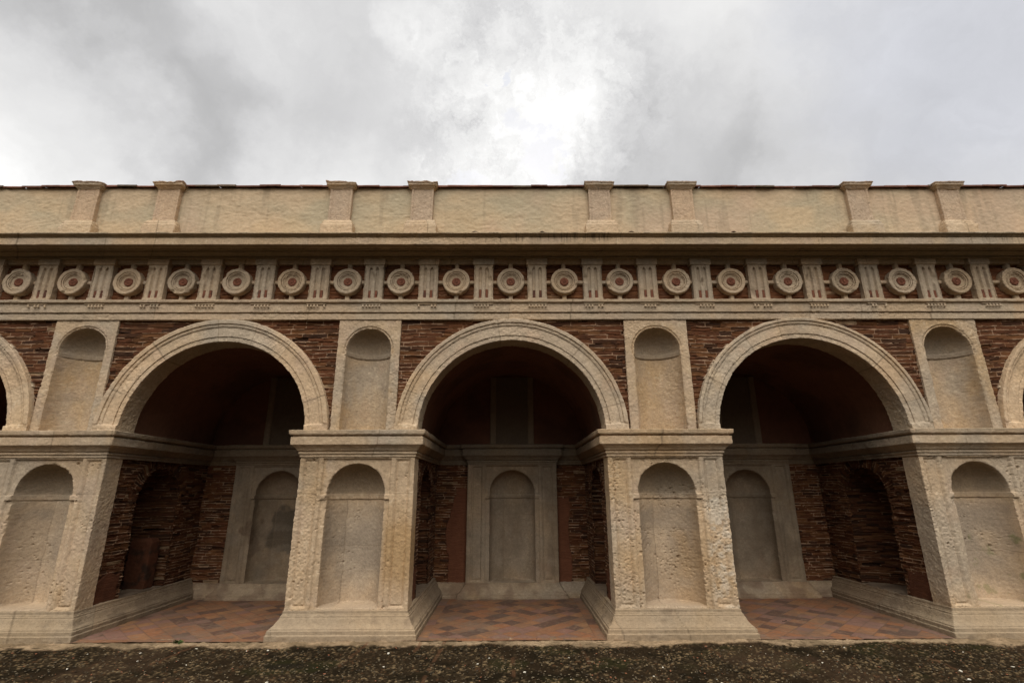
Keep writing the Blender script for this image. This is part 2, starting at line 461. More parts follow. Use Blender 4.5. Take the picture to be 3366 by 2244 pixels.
def rough_pier(kind):
    def f(X, Z, P):
        R = np.full(X.shape, 1.0, np.float32)
        if kind == 2: R = R + .5 * sstep(-X, .35, .62) * sstep(fbm(P, 2.5, 2, 3) + .5, 0, .6) * (Z < 1.55) + .35 * (Z > 1.35) * (X < -.2)
        if kind == 3: R = R + .65 * sstep(X, .25, .45) * (Z < 1.52) + .35 * sstep(-Z, -1.0, -.5) * sstep(-X, .1, .4) + .05 * (np.abs(X) < .3) * (Z < 1.2)
        if kind == 1: R = R + .9 * sstep(X, .45, .65) * sstep(fbm(P, 3, 2, 8), -.2, .4)
        if kind == 4: R = R + 1.0 * sstep(-X, .40, .62) * sstep(fbm(P, 3, 2, 9), -.4, .3)
        return R
    return f


def col_pier(kind):
    def f(col, X, Z, P):
        n = fbm(P, 2.2, 3, 70 + kind); a = sstep(np.abs(X), .36, .34) * sstep(-Z, -1.5, -1.3)
        col = mixc(col, (.265, .212, .155), a * (.42 + .42 * sstep(n, -.3, .3)))                     # greyer plastered niche back
        if kind == 2: col = mixc(col, (.36, .225, .10), sstep(X, .3, .42) * sstep(1.35 - np.abs(Z - 1.0) * 1.9 + .6 * n, .4, 1.2) * .75)
        if kind == 3: col = mixc(col, (.40, .25, .11), sstep(n - np.abs(Z - .75) * .9 + .3 * X, -.3, .5) * .45)
        if kind == 3: col = mixc(col, (.56, .50, .40), sstep(X, .38, .5) * (Z < 1.5) * sstep(fbm(P, 14, 2, 77), -.2, .5) * .55)
        if kind == 4: col = mixc(col, (.16, .16, .07), sstep(fbm(P, (9, 9, 7), 3, 78) + .3 * X, .45, .8) * (Z < 1.1) * .7)
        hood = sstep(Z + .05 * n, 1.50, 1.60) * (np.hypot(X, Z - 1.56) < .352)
        col = mixc(col, (.22, .175, .12), hood * .6)  # shade of the niche hood put into the colour
        low = sstep(-Z, -.75, -.27)
        return mixc(col, (.47, .345, .22), low * .35)
    return f


def side_rough(P):   # the imposts and plinths inside the bays are lumpier than at the front
    return 1.0 + 1.6 * sstep(P[..., 1], .15, .5) * sstep(fbm(P, 1.6, 2, 31), -.5, .2)


piers = []
for i, (cx, hw) in enumerate(PIERS):
    S = dict(S_PIER); st = .0085 if i in (0, 5) else .0068
    S['pits'] = {3: .45, 4: .25, 1: .2, 2: .15}.get(i, .1); S['pitbias'] = {3: .1}.get(i, -.15)
    if i == 4: S.update(r=.355)
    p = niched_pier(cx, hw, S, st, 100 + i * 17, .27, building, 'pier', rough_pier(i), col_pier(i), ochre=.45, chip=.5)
    xl, xr = cx - hw, cx + hw
    path = [(xl, YB), (xl, 0), (xr, 0), (xr, YB)]; nr = [(-1, 0), (0, -1), (1, 0)]
    oc = (lambda c: (lambda P: np.sign(P[..., :1] - c) * 0 + np.array((0, -1., .2))))(cx)
    moulding('plinth', path, nr, PLINTH, 200 + i * 7, p, .012, side_rough, .55, 3, colfn=lambda col, P: mixc(mixc(col, (.235, .178, .113), np.full(P.shape[:2], .70)), (.17, .125, .082), np.clip(sstep(fbm(P, 6, 3, 5) + .3 * (P[..., 1] > .3), .35, .8) * .5 + .8 * sstep(P[..., 1] + .25 * fbm(P, 3, 3, 6), .1, 1.2), 0, .95)))  # blotchy stain, plus shade towards the back of the bay put into the colour
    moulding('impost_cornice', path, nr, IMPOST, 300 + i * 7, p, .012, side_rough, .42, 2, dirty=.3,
             colfn=lambda col, P: mixc(col, (.20, .16, .10), sstep(P[..., 2] + .05 * fbm(P, (3, 3, 8), 3, 9), 2.27, 2.33) * .45) * (1 - .58 * sstep(P[..., 1] + .2 * fbm(P, 3, 3, 6), .05, .9))[..., None])  # darker towards the back: shade of the bay put into the colour
    piers.append(p)

# ------------------------------------------------------------------ upper pilasters with niches
NR = [.30, .302, .291, .300, .310, .30]
for i, (cx, hw) in enumerate(UPPER):
    st = .0085 if i in (0, 5) else .0068; r = NR[i]; zs = 3.352; top = 3.79
    x = np.arange(-hw, hw + st / 2, st); z = np.arange(2.29, top, st); nr = 9
    bx = np.concatenate([np.full(nr, -hw), x, np.full(nr, hw)]); by = np.concatenate([np.linspace(.06, st, nr), 0 * x, np.linspace(st, .06, nr)])
    X, Z = np.meshgrid(bx, z, indexing='ij'); Yb = np.repeat(by[:, None], len(z), 1)
    ins, nd = niche_depth(X, Z, r, zs, 2.312, r * .97)
    rr = np.where(Z < zs, np.abs(X), np.hypot(X, Z - zs)); H = np.zeros_like(X)
    H = np.where((rr > r + .018) & (rr < r + .032) & (Z > 3.3), .020, H)
    H = np.where((rr > r) & (rr < r + .012), .006, H)
    H = np.where(ins, nd + .008, H)
    band = (Z > 3.285) & (Z < 3.345)
    H = np.where(band & ins, np.maximum(H - .018, 0), H); H = np.where((np.abs(Z - 3.279) < .006) & (np.abs(X) < r + .012), H + .012, H)
    H = np.where(Yb > 0, 0, H); ins &= Yb <= 0
    P = np.stack([X + cx, Yb + H, Z], -1).astype(np.float32)
    R = np.ones_like(X) * 1.25
    if i == 2: R = R + 1.2 * sstep(X, .28, .34) * (Z < 3.2)
    if i == 3: R = R + 1.6 * sstep(-X + .7 * (Z - 3.35), .32, .45) * (Z > 3.2) + 1.1 * sstep(X, .05, .2) * (Z < 3.1) * ins
    if i == 4: R = R + 1.6 * sstep(X + .6 * (Z - 3.35), .3, .42) * (Z > 3.2)
    P, s = weather(P, OUTF, 400 + i * 13, R, chip=.5, chipr=3)
    col = stone_col(P, 400 + i, .55)
    wet = sstep(fbm(P, (5, 5, 1.2), 3, 60 + i) - (Z - 2.7) * .9, -.1, .5) * ins
    col = mixc(col, (.41, .285, .155), wet * .38)
    col = mixc(col, (.27, .225, .17), ins * (Z > 3.28) * .6)  # niche head darkened, its shade put into the colour
    f = facemean(ins.astype(np.float32)) > .45
    o = grid_mesh('upper_pilaster', P, M_STONE, building, col, ~f, s)
    grid_mesh('niche', P, M_STONE, o, col, f, s)

# ------------------------------------------------------------------ archivolts
for i, (cx, r0, r1) in enumerate(ARCH):
    st = .0085
    prof = [(r0 + .004, .30, 0)]                      # (radius, y, relief)
    pts = [(r0, .30), (r0, -.012), (r0 + .058, -.012), (r0 + .061, -.004), (r0 + .062, -.022), (r0 + .19, -.022), (r0 + .192, -.032), (r0 + .205, -.036),
           (r0 + .222, -.040), (r0 + .226, -.030), (r0 + .232, -.030), (r0 + .236, -.050), (r1 - .004, -.052), (r1, -.046), (r1, .07)]
    pr = dense(pts, st * .85)
    th = np.linspace(-.045, math.pi + .045, int(math.pi * 1.33 / st))
    T, K = np.meshgrid(th, np.arange(len(pr)), indexing='ij'); Rr = pr[K, 0]; Yy = pr[K, 1]
    e = np.minimum(T, math.pi - T) * 1.33                                        # arc distance from the springing
    Yy = np.where((Yy < 0), np.where(e < .085, -.040, Yy), Yy)
    Yy = np.where((Yy < -.02) & (np.abs(e - .088) < .006) & (Rr < r1 - .04), -.028, Yy)
    P = np.stack([cx - Rr * np.cos(T), Yy, ZS + Rr * np.sin(T)], -1).astype(np.float32)
    R = 1.05 + .9 * sstep(Rr * -1, -(r0 + .07), -(r0 + .02)) + (1.2 * sstep(fbm(P, 1.6, 2, 71 + i), .0, .5))
    P, s = weather(P, OUTF, 500 + i * 9, R, chip=.55, chipr=3)
    col = stone_col(P, 500 + i, .25)
    col = blocks(col, T * 1.33, .62, 30 + i, .08) * 1.10
    sof = sstep(P[..., 1], .02, .06)
    col = mixc(col, (.33, .27, .19), sof * .35)
    o = grid_mesh('archivolt', P, M_STONE, building, col, None, s)
    # brick spandrels either side of the arch
    xa = UPPER[i][0] + UPPER[i][1] - .01; xb = UPPER[i + 1][0] - UPPER[i + 1][1] + .01
    for side in (0, 1):
        x0, x1 = (xa, cx) if side == 0 else (cx, xb)
        x = np.arange(x0, x1 + .009, .009); z = np.arange(2.30, 3.80, .0052)
        X, Z = np.meshgrid(x, z, indexing='ij')
        q = Z - .10 * (Z - 2.3) ** 2
        dep, bc = bricks(X, q, 600 + i * 2 + side, .044, ero=.62, mort=.74)
        P = np.stack([X, .020 + dep * 1.15 + .004 * fbm(np.stack([X, 0 * X, Z], -1), 3, 2, 5), Z], -1).astype(np.float32)
        near = sstep(-np.hypot(X - cx, Z - ZS), -(r1 + .022), -(r1 + .004)) * sstep(fbm(P, 8, 3, 90 + i), .25, .5)
        bc = mixc(bc, PALE * .95, near * .9); P[..., 1] -= near * .03
        keep = facemean(np.hypot(X - cx, Z - ZS)) > r1 - .03
        grid_mesh('brick_spandrel', P, M_BRICK, building, bc, keep, 1 if normals(P, OUTF)[1] > 0 else -1)

# ------------------------------------------------------------------ architrave, frieze, cornice
X0, X1 = -9.7, 9.9
LINE = [(X0, 0), (X1, 0)]; LN = [(0, -1)]


def patchy(P): return 1.1 + 1.8 * sstep(fbm(P, (1.3, 1.3, 5), 3, 41), .15, .55)


ARCHI = [(-.06, 3.762), (.018, 3.766), (.018, 3.848), (.004, 3.851), (.004, 3.861), (.034, 3.864), (.034, 3.985), (.046, 3.992), (.064, 3.997), (.066, 4.034), (.05, 4.038), (-.09, 4.040)]
moulding('architrave', LINE, LN, ARCHI, 700, building, .010, patchy, .42, 2, ochre=.25,
         colfn=lambda col, P: mixc(mixc(col, GREY, np.full(P.shape[:2], .35)), DARK, sstep(P[..., 2] + .02 * fbm(P, (2, 2, 9), 3, 3), 4.03, 4.05) * .3))
# brick ground of the frieze
xs = np.arange(X0, X1, .0105); z = np.arange(4.00, 4.66, .0058); X, Z = np.meshgrid(xs, z, indexing='ij')
dep, bc = bricks(X, Z, 710, .050, (.3, .7), ero=1.0, mort=.10)
P = np.stack([X, .045 + dep * 1.0, Z], -1).astype(np.float32)
grid_mesh('frieze_brickwork', P, M_BRICK, building, mixc(bc * 1.5, (.20, .085, .042), np.full(X.shape, .35)), None, 1 if normals(P, OUTF)[1] > 0 else -1)
BED = [(-.07, 4.578), (-.012, 4.580), (-.010, 4.600), (.0, 4.603), (.0, 4.632), (.03, 4.634)]
moulding('frieze_moulding', LINE, LN, BED, 720, building, .012, 1., .4, 2, pstep=.007)


def cornice_stain_shade(col, P):
    z = P[..., 2]; t = sstep(z, 4.795, 4.80)
    col = mixc(col, (.30, .235, .145), np.clip(t * .55, 0, 1) * (P[..., 1] < -.3))
    lines = sstep(vn(P * np.array((1, 0, .04), np.float32), 90, 8) + .8 * vn(P * np.array((1, 0, 0), np.float32), .9, 9), .95, 1.25)
    col = mixc(col, (.07, .055, .04), lines * (P[..., 1] < -.28) * sstep(z + .03 * vn(P, 12, 5), 4.70, 4.82) * .6)
    edge = sstep(z, 4.835, 4.85) * sstep(fbm(P, (6, 6, 6), 3, 18), -.1, .4)
    col = mixc(col, (.10, .085, .06), edge * .65)
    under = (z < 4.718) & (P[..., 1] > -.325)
    col = mixc(col, (.20, .145, .08), under * .75)  # shade under the cornice put into the colour
    return col


CORN = [(.02, 4.632), (.070, 4.634), (.070, 4.652), (.060, 4.655), (.060, 4.660), (.092, 4.663), (.100, 4.668), (.125, 4.680), (.142, 4.694), (.146, 4.697), (.134, 4.700), (.134, 4.706), (.168, 4.708),
        (.185, 4.708), (.186, 4.720), (.215, 4.721), (.216, 4.710), (.300, 4.712), (.301, 4.724), (.318, 4.724), (.320, 4.702), (.340, 4.701), (.342, 4.794), (.338, 4.797), (.322, 4.799), (.322, 4.811), (.334, 4.814), (.340, 4.822), (.356, 4.833), (.372, 4.838),
        (.380, 4.840), (.382, 4.856), (.33, 4.862), (.1, 4.90), (-.16, 4.93)]
moulding('cornice', LINE, LN, CORN, 730, building, .010, lambda P: 1. + 1.5 * sstep(fbm(P, (1.1, 1, 1), 3, 43), .2, .6), .40, 2, ochre=.35, colfn=cornice_stain_shade, pstep=.008)
# mortar fillet where the parapet meets the cornice
P = sweep(LINE, LN, [(.33, 4.85), (.335, 4.872), (.20, 4.885), (.02, 4.935), (-.13, 4.97)], .02, .02)
P[..., 2] += .012 * fbm(P, 7, 3, 51); P[..., 1] += .03 * fbm(P, (3, 1, 1), 3, 52)
grid_mesh('mortar_fillet', P, M_PLASTER, building, stone_col(P, 44, .3, .6), None, normals(P, (0, -.3, 1))[1])

# triglyphs
TRX = [v * 6.34 for v in (-.9902, -.8711, -.7556, -.6408, -.5241, -.4064, -.2904, -.1733, -.0551, .0594, .1787, .2972, .4139, .5355, .6553, .7781, .9029, 1.0203)]
TRX = [TRX[0] - 2.25, TRX[0] - 1.5, TRX[0] - .75] + TRX + [TRX[-1] + .77, TRX[-1] + 1.54]
MISS = {2: (1, 4), 3: (0,), 4: (2,), 5: (), 6: (0,), 7: (4,), 8: (), 9: (1, 2, 3), 10: (5,), 11: (), 12: (3,), 13: (0, 5), 14: (0,), 15: (2,), 16: (), 17: (0, 3, 4), 18: (), 19: (0,)}
TERRA = np.array((.185, .075, .045))
for i, tx in enumerate(TRX):
    st = .0045; hw = .127; zb, zt = 4.036, 4.552; FY = -.035
    x = np.arange(-hw, hw + st / 2, st); nr = 18
    bx = np.concatenate([np.full(nr, -hw), x, np.full(nr, hw)]); by = np.concatenate([np.linspace(.09, st, nr), 0 * x, np.linspace(st, .09, nr)])
    z = np.arange(zb, zt, st); X, Z = np.meshgrid(bx, z, indexing='ij'); Yb = np.repeat(by[:, None], len(z), 1)
    H = np.zeros_like(X); ax = np.abs(X); gx = np.abs(ax - .043); gw = .0195
    ztop = 4.515 - gx * 1.5
    ins = (gx < gw) & (Z < ztop) & (Z > zb + .03)
    H = np.where(ins, .030, H)
    cham = (ax > hw - .022) & (Z < 4.49 + (ax - hw + .022) * 1.6)
    H = np.where(cham, (ax - (hw - .022)) * .9, H)
    base = Z < zb + ((.032 if i < 15 else .012))
    H = np.where(base, -.010, H)
    if hsh(i, 4, 4, 4) < .45:
        lx, lz = (float(hsh(i, 5, 4, 4)) - .5) * .24, 4.06 + .4 * float(hsh(i, 6, 4, 4)); H = np.maximum(H, .03 * sstep(-np.hypot(X - lx, (Z - lz) * .6), -.045 - .02 * float(hsh(i, 7, 4, 4)), -.01))
    H = np.where(Yb > 0, 0, H)
    P = np.stack([X * np.where(base, 1.03, 1) + tx, Yb + H + FY, Z], -1).astype(np.float32)
    P, s = weather(P, OUTF, 800 + i, 1.0 + .8 * (hsh(i, 1, 1, 3) > .6), chip=.3, chipr=1, fine=.6)
    col = stone_col(P, 800 + i, .2); col = mixc(col, GREY, np.full(X.shape, .4)) * (.93 + .18 * float(hsh(i, 9, 4, 4)))
    col = mixc(col, (.16, .12, .08), sstep(vn(P * np.array((1, 0, .12), np.float32), 38, i) + (P[..., 2] - 4.3), .55, .9) * .4)
    tr = grid_mesh('triglyph', P, M_STONE, building, col, None, s)
    # block on top
    x = (tx - .131, tx + .131)
    moulding('triglyph_cap', [(x[0], .08), (x[0], FY), (x[1], FY), (x[1], .08)], [(-1, 0), (0, -1), (1, 0)],
             [(-.02, 4.546), (.012, 4.548), (.014, 4.60), (.016, 4.632), (.0, 4.640)], 850 + i, tr, .008, 1., .4, 1, pstep=.007, ochre=.2)
    # terracotta strips let into the lower ends of the two channels
    hh = .135 + .02 * float(hsh(i, 2, 2, 1))
    for sx in (-1, 1):
        recess = .010 if i not in (12, ) else .045
        xx = np.linspace(-.0155, .0155, 8); zz = np.linspace(zb + .026, zb + hh, 18); A, B = np.meshgrid(xx, zz, indexing='ij')
        Q = np.stack([tx + sx * .043 + A, FY + .006 + .0 * A + np.where(np.abs(np.abs(A) - .004) < .003, .004, 0), B], -1).astype(np.float32)
        Q[..., 1] += .0025 * fbm(Q, 40, 2, i)
        tc = TERRA * np.ones(A.shape + (3,)); tc = mixc(tc, np.array((.08, .04, .03)), sstep(fbm(Q, 20, 3, 9 + i) + (.6 if i in (3, 4) or i == 12 else 0), .1, .7) * .8)
        # closed strip: add side returns
        Q2 = np.concatenate([Q[:1] + np.array((0, .02, 0), np.float32), Q, Q[-1:] + np.array((0, .02, 0), np.float32)], 0)
        tc = np.concatenate([tc[:1], tc, tc[-1:]], 0)
        grid_mesh('terracotta_inlay', Q2, M_TERRA, tr, tc, None, normals(Q2, OUTF)[1], smooth=False)
    # regula and guttae
    V, F = [], []
    def bxv(a, b, c, d, e, f):
        k = len(V); V.extend([(a, c, e), (b, c, e), (b, d, e), (a, d, e), (a, c, f), (b, c, f), (b, d, f), (a, d, f)])
        F.extend([[k + q for q in t] for t in ((0, 1, 5, 4), (1, 2, 6, 5), (2, 3, 7, 6), (3, 0, 4, 7), (4, 5, 6, 7), (3, 2, 1, 0))])
    gxo = tx + (.0 if abs(tx) < .8 else .01 * np.sign(tx) * 0)
    bxv(gxo - .131, gxo + .131, -.050, -.02, 3.972, 3.980)
    for k in range(6):
        if k in MISS.get(i - 1, ()): continue
        cx = gxo + (k - 2.5) * .0435; b0 = len(V)
        for (rr, zz) in ((.003, 3.966), (.008, 3.954), (.0160, 3.934), (.010, 3.929)):
            for q in range(8):
                a = q * math.pi / 4; V.append((cx + rr * math.cos(a), -.054 + rr * math.sin(a), zz))
        for l in range(3):
            for q in range(8):
                F.append([b0 + l * 8 + q, b0 + l * 8 + (q + 1) % 8, b0 + (l + 1) * 8 + (q + 1) % 8, b0 + (l + 1) * 8 + q][::-1])
        F.append([b0 + 24 + q for q in (0, 2, 4, 6)])
    V = np.array(V, np.float32); raw_mesh('guttae', V, F, M_PLASTER, tr, mixc(stone_col(V[:, None], 3, .2)[:, 0], PALE, np.full(len(V), .25)), False)

# roundels
RNX = [v * 6.40 for v in (-1.0399, -.925, -.8081, -.693, -.5778, -.4615, -.3433, -.2305, -.1129, .0029, .117, .2349, .3558, .473, .595, .7153, .8376, .9563, 1.0807)]
RNX = [RNX[0] - 1.5, RNX[0] - .75] + RNX + [RNX[-1] + .77]
for i, cx in enumerate(RNX):
    cz = 4.310; rr = .184 + .004 * float(hsh(i, 5, 5, 2))
    prof = [(.004, .018), (.056, .018), (.060, .010), (.064, .012), (.096, .002), (.098, -.008), (.106, -.010), (.107, .004), (.113, .004), (.114, -.016), (.128, -.018), (.130, -.004), (.136, -.004), (.138, -.024), (.174, -.028), (rr - .002, -.022), (rr, -.014), (rr, .075)]
    pr = dense(prof, .0048); th = np.linspace(0, 2 * math.pi, 200)
    T, K = np.meshgrid(th, np.arange(len(pr)), indexing='ij')
    P = np.stack([cx + pr[K, 0] * np.sin(T), pr[K, 1] - .012, cz + pr[K, 0] * np.cos(T)], -1).astype(np.float32)
    for q_ in range(3):
        if hsh(i, q_, 6, 6) < .4:
            a_ = 6.28 * float(hsh(i, q_, 7, 6)); d_ = np.hypot(P[..., 0] - cx - .185 * math.sin(a_), P[..., 2] - cz - .185 * math.cos(a_)); P[..., 1] += .022 * sstep(-d_, -.045, -.012)
    P, s = weather(P, OUTF, 900 + i, 1.0 + .7 * float(hsh(i, 1, 2, 9) > .6), chip=.3, chipr=1)
    P[-1] = P[0] = (P[0] + P[-1]) / 2
    col = stone_col(P, 900 + i, .25); col = mixc(col, (WARM + GREY) / 2, np.full(T.shape, .4)) * (.92 + .2 * float(hsh(i, 9, 5, 4)))
    ro = grid_mesh('roundel', P, M_STONE, building, col, None, s)
    # boss
    pr = dense([(.001, -.014), (.018, -.014), (.022, -.006), (.028, -.012), (.046, -.013), (.055, -.008), (.059, .0), (.059, .04)], .005)
    T, K = np.meshgrid(np.linspace(0, 2 * math.pi, 60), np.arange(len(pr)), indexing='ij')
    P = np.stack([cx + pr[K, 0] * np.sin(T), pr[K, 1] - .004, cz + pr[K, 0] * np.cos(T)], -1).astype(np.float32)
    P[..., 1] += .004 * fbm(P, 60, 2, i); P[-1] = P[0]
    tc = TERRA * np.ones(T.shape + (3,)) * (1.0 + .35 * fbm(P, 45, 2, 4 + i))[..., None]
    grid_mesh('terracotta_boss', P, M_TERRA, ro, tc, None, normals(P, OUTF)[1])
    # four short arms that tie the roundel to its frame
    tl = max([t for t in TRX if t < cx], default=cx - .375); trr = min([t for t in TRX if t > cx], default=cx + .375)
    for k, (ax0, ax1, az0, az1) in enumerate(((cx - .033, cx + .033, cz + .16, 4.585), (cx - .034, cx + .034, 4.03, cz - .16), (tl + .12, cx - .16, cz - .031, cz + .031), (cx + .16, trr - .12, cz - .031, cz + .031))):
        if ax1 - ax0 < .01: continue
        V, F = [], []
        nx, nz = max(2, int((ax1 - ax0) / .008)), max(2, int((az1 - az0) / .008))
        A, B = np.meshgrid(np.linspace(ax0, ax1, nx), np.linspace(az0, az1, nz), indexing='ij')
        e = np.minimum(np.minimum(A - ax0, ax1 - A), 1) if k < 2 else np.minimum(B - az0, az1 - B)
        Q = np.stack([A, np.where(e < 1e-4, .07, .012), B], -1).astype(np.float32)
        N, s = normals(Q, OUTF); Q[..., 1] += .004 * fbm(Q, 30, 3, 7 + i)
        grid_mesh('roundel_arm', Q, M_STONE, ro, stone_col(Q, 950 + i, .3), None, s)

# ------------------------------------------------------------------ parapet
AY = .12
xs = np.arange(X0, X1, .014); z = np.arange(4.85, 5.850, .012); X, Z = np.meshgrid(xs, z, indexing='ij')
P = np.stack([X, X * 0 + AY, Z], -1).astype(np.float32)
area = sstep(fbm(P, (.45, 1, 1), 2, 61), -.15, .35)
rip = vn(P + .25 * np.stack([fbm(P, 1.5, 2, 1)] * 3, -1), (3.2, 1, 15), 62) + .6 * vn(P, (6, 1, 26), 63)
rip2 = vn(P + .3 * np.stack([fbm(P, 2.5, 2, 1)] * 3, -1), (6, 1, 24), 72) + .7 * vn(P + .1 * np.stack([fbm(P, 4, 2, 2)] * 3, -1), (11, 1, 40), 73)
P[..., 1] -= .008 * fbm(P, 1.6, 3, 64) + .0011 * rip + .0023 * rip2 * (.2 + .8 * area) + .0032 * fbm(P, 34, 2, 65)
col = np.broadcast_to(np.array((.49, .375, .245), np.float32), P.shape)
col = mixc(col, (.40, .345, .235), sstep(fbm(P, (.8, 1, 1.3), 4, 66), -.15, .5) * .8)
col = mixc(col, (.52, .385, .235), sstep(fbm(P, (1.2, 1, 1.7), 3, 67), .1, .6) * .6)
col = mixc(col, (.50, .35, .25), sstep(fbm(P, (.9, 1, .6), 3, 68), .15, .6) * .5)
col = mixc(col, (.55, .46, .33), sstep(-Z + .05 * fbm(P, 6, 3, 69), -5.02, -4.94) * .6)
stk = sstep(vn(P * np.array((1, 0, .05), np.float32), 14, 75) + .5 * vn(P * np.array((1, 0, .08), np.float32), 37, 76) + .5 * fbm(P, (1, 1, 1), 2, 77), .55, 1.1)
col = mixc(col, (.27, .215, .145), stk * .35)
col = mixc(col, (.22, .18, .12), sstep(Z + .03 * fbm(P, 5, 3, 78), 5.80, 5.85) * .5)
grid_mesh('parapet_wall', P, M_PLASTER, building, col, None, normals(P, OUTF)[1])

# coping of thin bricks
V, F, C = [], [], []
x = X0; rs = np.random.RandomState(5)
while x < X1:
    L = rs.uniform(.20, .36); h = rs.uniform(.020, .030); dz = .006 * math.sin(x * 1.1) + rs.uniform(-.003, .003); y0 = AY - .045 + rs.uniform(-.012, .008)
    k = len(V); a, b = x, x + L + .002; zz = 5.846 + dz; t = rs.uniform(-.004, .004)
    n = 7
    for (yy, z_) in ((y0 + .012, zz - .004), (y0, zz + .002), (y0 + .002, zz + h - .004), (y0 + .012, zz + h), (AY + .42, zz + h + .015)):
        for q in range(n):
            u = q / (n - 1); j = rs.uniform(-.004, .004) if 0 < q < n - 1 else rs.uniform(0, .003)
            V.append((a + (b - a) * u, yy + j, z_ + t * (u - .5) + j * .5))
    for r in range(4):
        for q in range(n - 1):
            F.append([k + r * n + q, k + r * n + q + 1, k + (r + 1) * n + q + 1, k + (r + 1) * n + q])
    c = np.array((.22, .105, .075)) * rs.uniform(.6, 1.2) if rs.rand() < .75 else np.array((.22, .165, .12)) * rs.uniform(.5, 1.0)
    C += [c] * (5 * n); x += L
raw_mesh('brick_coping', V, F, M_BRICK, building, np.array(C), False)

# small pilasters on the parapet
APX = [v * 6.40 for v in (-.952, -.7701, -.3801, -.1963, .2046, .3923, .7933, 1.0019)]
APX = APX + [APX[0] - 2.55, APX[-1] + 2.6]
for i, cx in enumerate(APX):
    hw = .158; st = .007; y0 = .055
    nr = 9; x = np.arange(-hw, hw + st / 2, st); bx = np.concatenate([np.full(nr, -hw), x, np.full(nr, hw)])
    by = np.concatenate([np.linspace(.09, st, nr), 0 * x, np.linspace(st, .09, nr)]); z = np.arange(4.9, 5.80, st)
    X, Z = np.meshgrid(bx, z, indexing='ij'); Yb = np.repeat(by[:, None], len(z), 1)
    e = np.minimum(hw - .034 - np.abs(X), 5.775 - Z); H = np.where(e > 0, .006, 0.); H = np.where((e > 0) & (e < .006), .016, H); H = np.where(Yb > 0, 0, H)
    P = np.stack([X + cx, Yb + H + y0, Z], -1).astype(np.float32)
    P, s = weather(P, OUTF, 1000 + i, 1.1, chip=.45, chipr=2)
    col = mixc(stone_col(P, 1000 + i, .3), (.50, .35, .24), np.full(X.shape, .35))
    sh = grid_mesh('parapet_pilaster', P, M_STONE, building, col, None, s)
    pth = [(cx - hw, .16), (cx - hw, y0), (cx + hw, y0), (cx + hw, .16)]; nm = [(-1, 0), (0, -1), (1, 0)]
    top = 5.882 + .006 * float(hsh(i, 1, 1, 1))
    cp = sweep(pth, nm, [(-.02, 5.787), (.010, 5.789), (.012, 5.800), (.020, 5.806), (.030, 5.822), (.040, 5.828), (.050, 5.832), (.052, 5.860), (.060, 5.864), (.062, top - .004), (.055, top)], .009, .006)
    cp, s = weather(cp, OUTF, 1050 + i, 1.2 + (.9 if i in (0, 3) else 0), .45, 2)
    cp[..., 2] += np.where(cp[..., 2] > 5.86, .012 * fbm(cp, 9, 3, i) * (1.5 if i in (0, 1, 2, 3) else .5), 0)
    cc = stone_col(cp, 1050 + i, .3); cc = mixc(cc, (.24, .13, .09), sstep(cp[..., 2], 5.868, 5.876) * .6)
    co = grid_mesh('pilaster_cap', cp, M_STONE, sh, cc, None, s)
    # top slab of the cap
    A, B = np.meshgrid(np.linspace(cx - hw - .055, cx + hw + .055, 30), np.linspace(y0 - .055, .50, 30), indexing='ij')
    Q = np.stack([A, B, A * 0 + top - .003], -1).astype(np.float32); Q[..., 2] += .010 * fbm(Q, 9, 3, i) - .006 + .0 * A
    grid_mesh('cap_slab', Q, M_BRICK, sh, (B_RED * 1.6) * np.ones(Q.shape), None, normals(Q, (0, 0, 1))[1])
    moulding('pilaster_base', pth, nm, [(.070, 4.88), (.070, 5.190), (.056, 5.195), (.054, 5.236), (.040, 5.243), (.036, 5.266), (-.01, 5.272)], 1100 + i, sh, .010, 1.7, .5, 3, pstep=.01,
             colfn=lambda col, P: mixc(col, (.52, .41, .28), np.full(P.shape[:2], .45)))

# drain spouts at the foot of the parapet
for (sx, l) in ((-.455, .09), (.44, .075), (1.63, .09), (3.0, .07)):
    V, F = [], []; n = 12
    zc = 4.885
    for (yy, r, fl) in ((.10, .020, 1), (-.335, .020, 1), (-.337, .013, 1), (.0, .012, 1)):
        for q in range(n):
            a = q * 2 * math.pi / n; V.append((sx + l * .52 * math.cos(a) * (r / .02), yy + .006 * math.sin(3 * a), zc - .004 * (yy < -.2) + r * math.sin(a) * .8))
    for l_ in range(3):
        for q in range(n): F.append([l_ * n + q, l_ * n + (q + 1) % n, (l_ + 1) * n + (q + 1) % n, (l_ + 1) * n + q][::-1])
    V = np.array(V); raw_mesh('drain_spout', V, F, M_TERRA, building, np.tile((.10, .06, .04), (len(V), 1)))

# solid backing, roof and rear wall keep daylight out of the bays
def box_part(name, x0, x1, y0, y1, z0, z1, col, mat=M_PLASTER):
    V = [(x0, y0, z0), (x1, y0, z0), (x1, y1, z0), (x0, y1, z0), (x0, y0, z1), (x1, y0, z1), (x1, y1, z1), (x0, y1, z1)]
    F = [(0, 1, 5, 4), (1, 2, 6, 5), (2, 3, 7, 6), (3, 0, 4, 7), (4, 5, 6, 7), (3, 2, 1, 0)]
    return raw_mesh(name, V, F, mat, building, np.tile(col, (8, 1)), False)


box_part('parapet_core', X0, X1, .16, .52, 4.5, 5.856, (.45, .35, .22))
box_part('roof_slab', X0, X1, .125, 2.75, 4.25, 4.50, (.35, .28, .2))
box_part('rear_wall', X0, X1, 2.70, 2.95, -.2, 4.6, (.45, .35, .22))
box_part('end_wall', X0 - .02, X0 + .3, .1, 2.8, -.2, 4.6, (.45, .35, .22)); box_part('end_wall', X1 - .3, X1 + .02, .1, 2.8, -.2, 4.6, (.45, .35, .22))

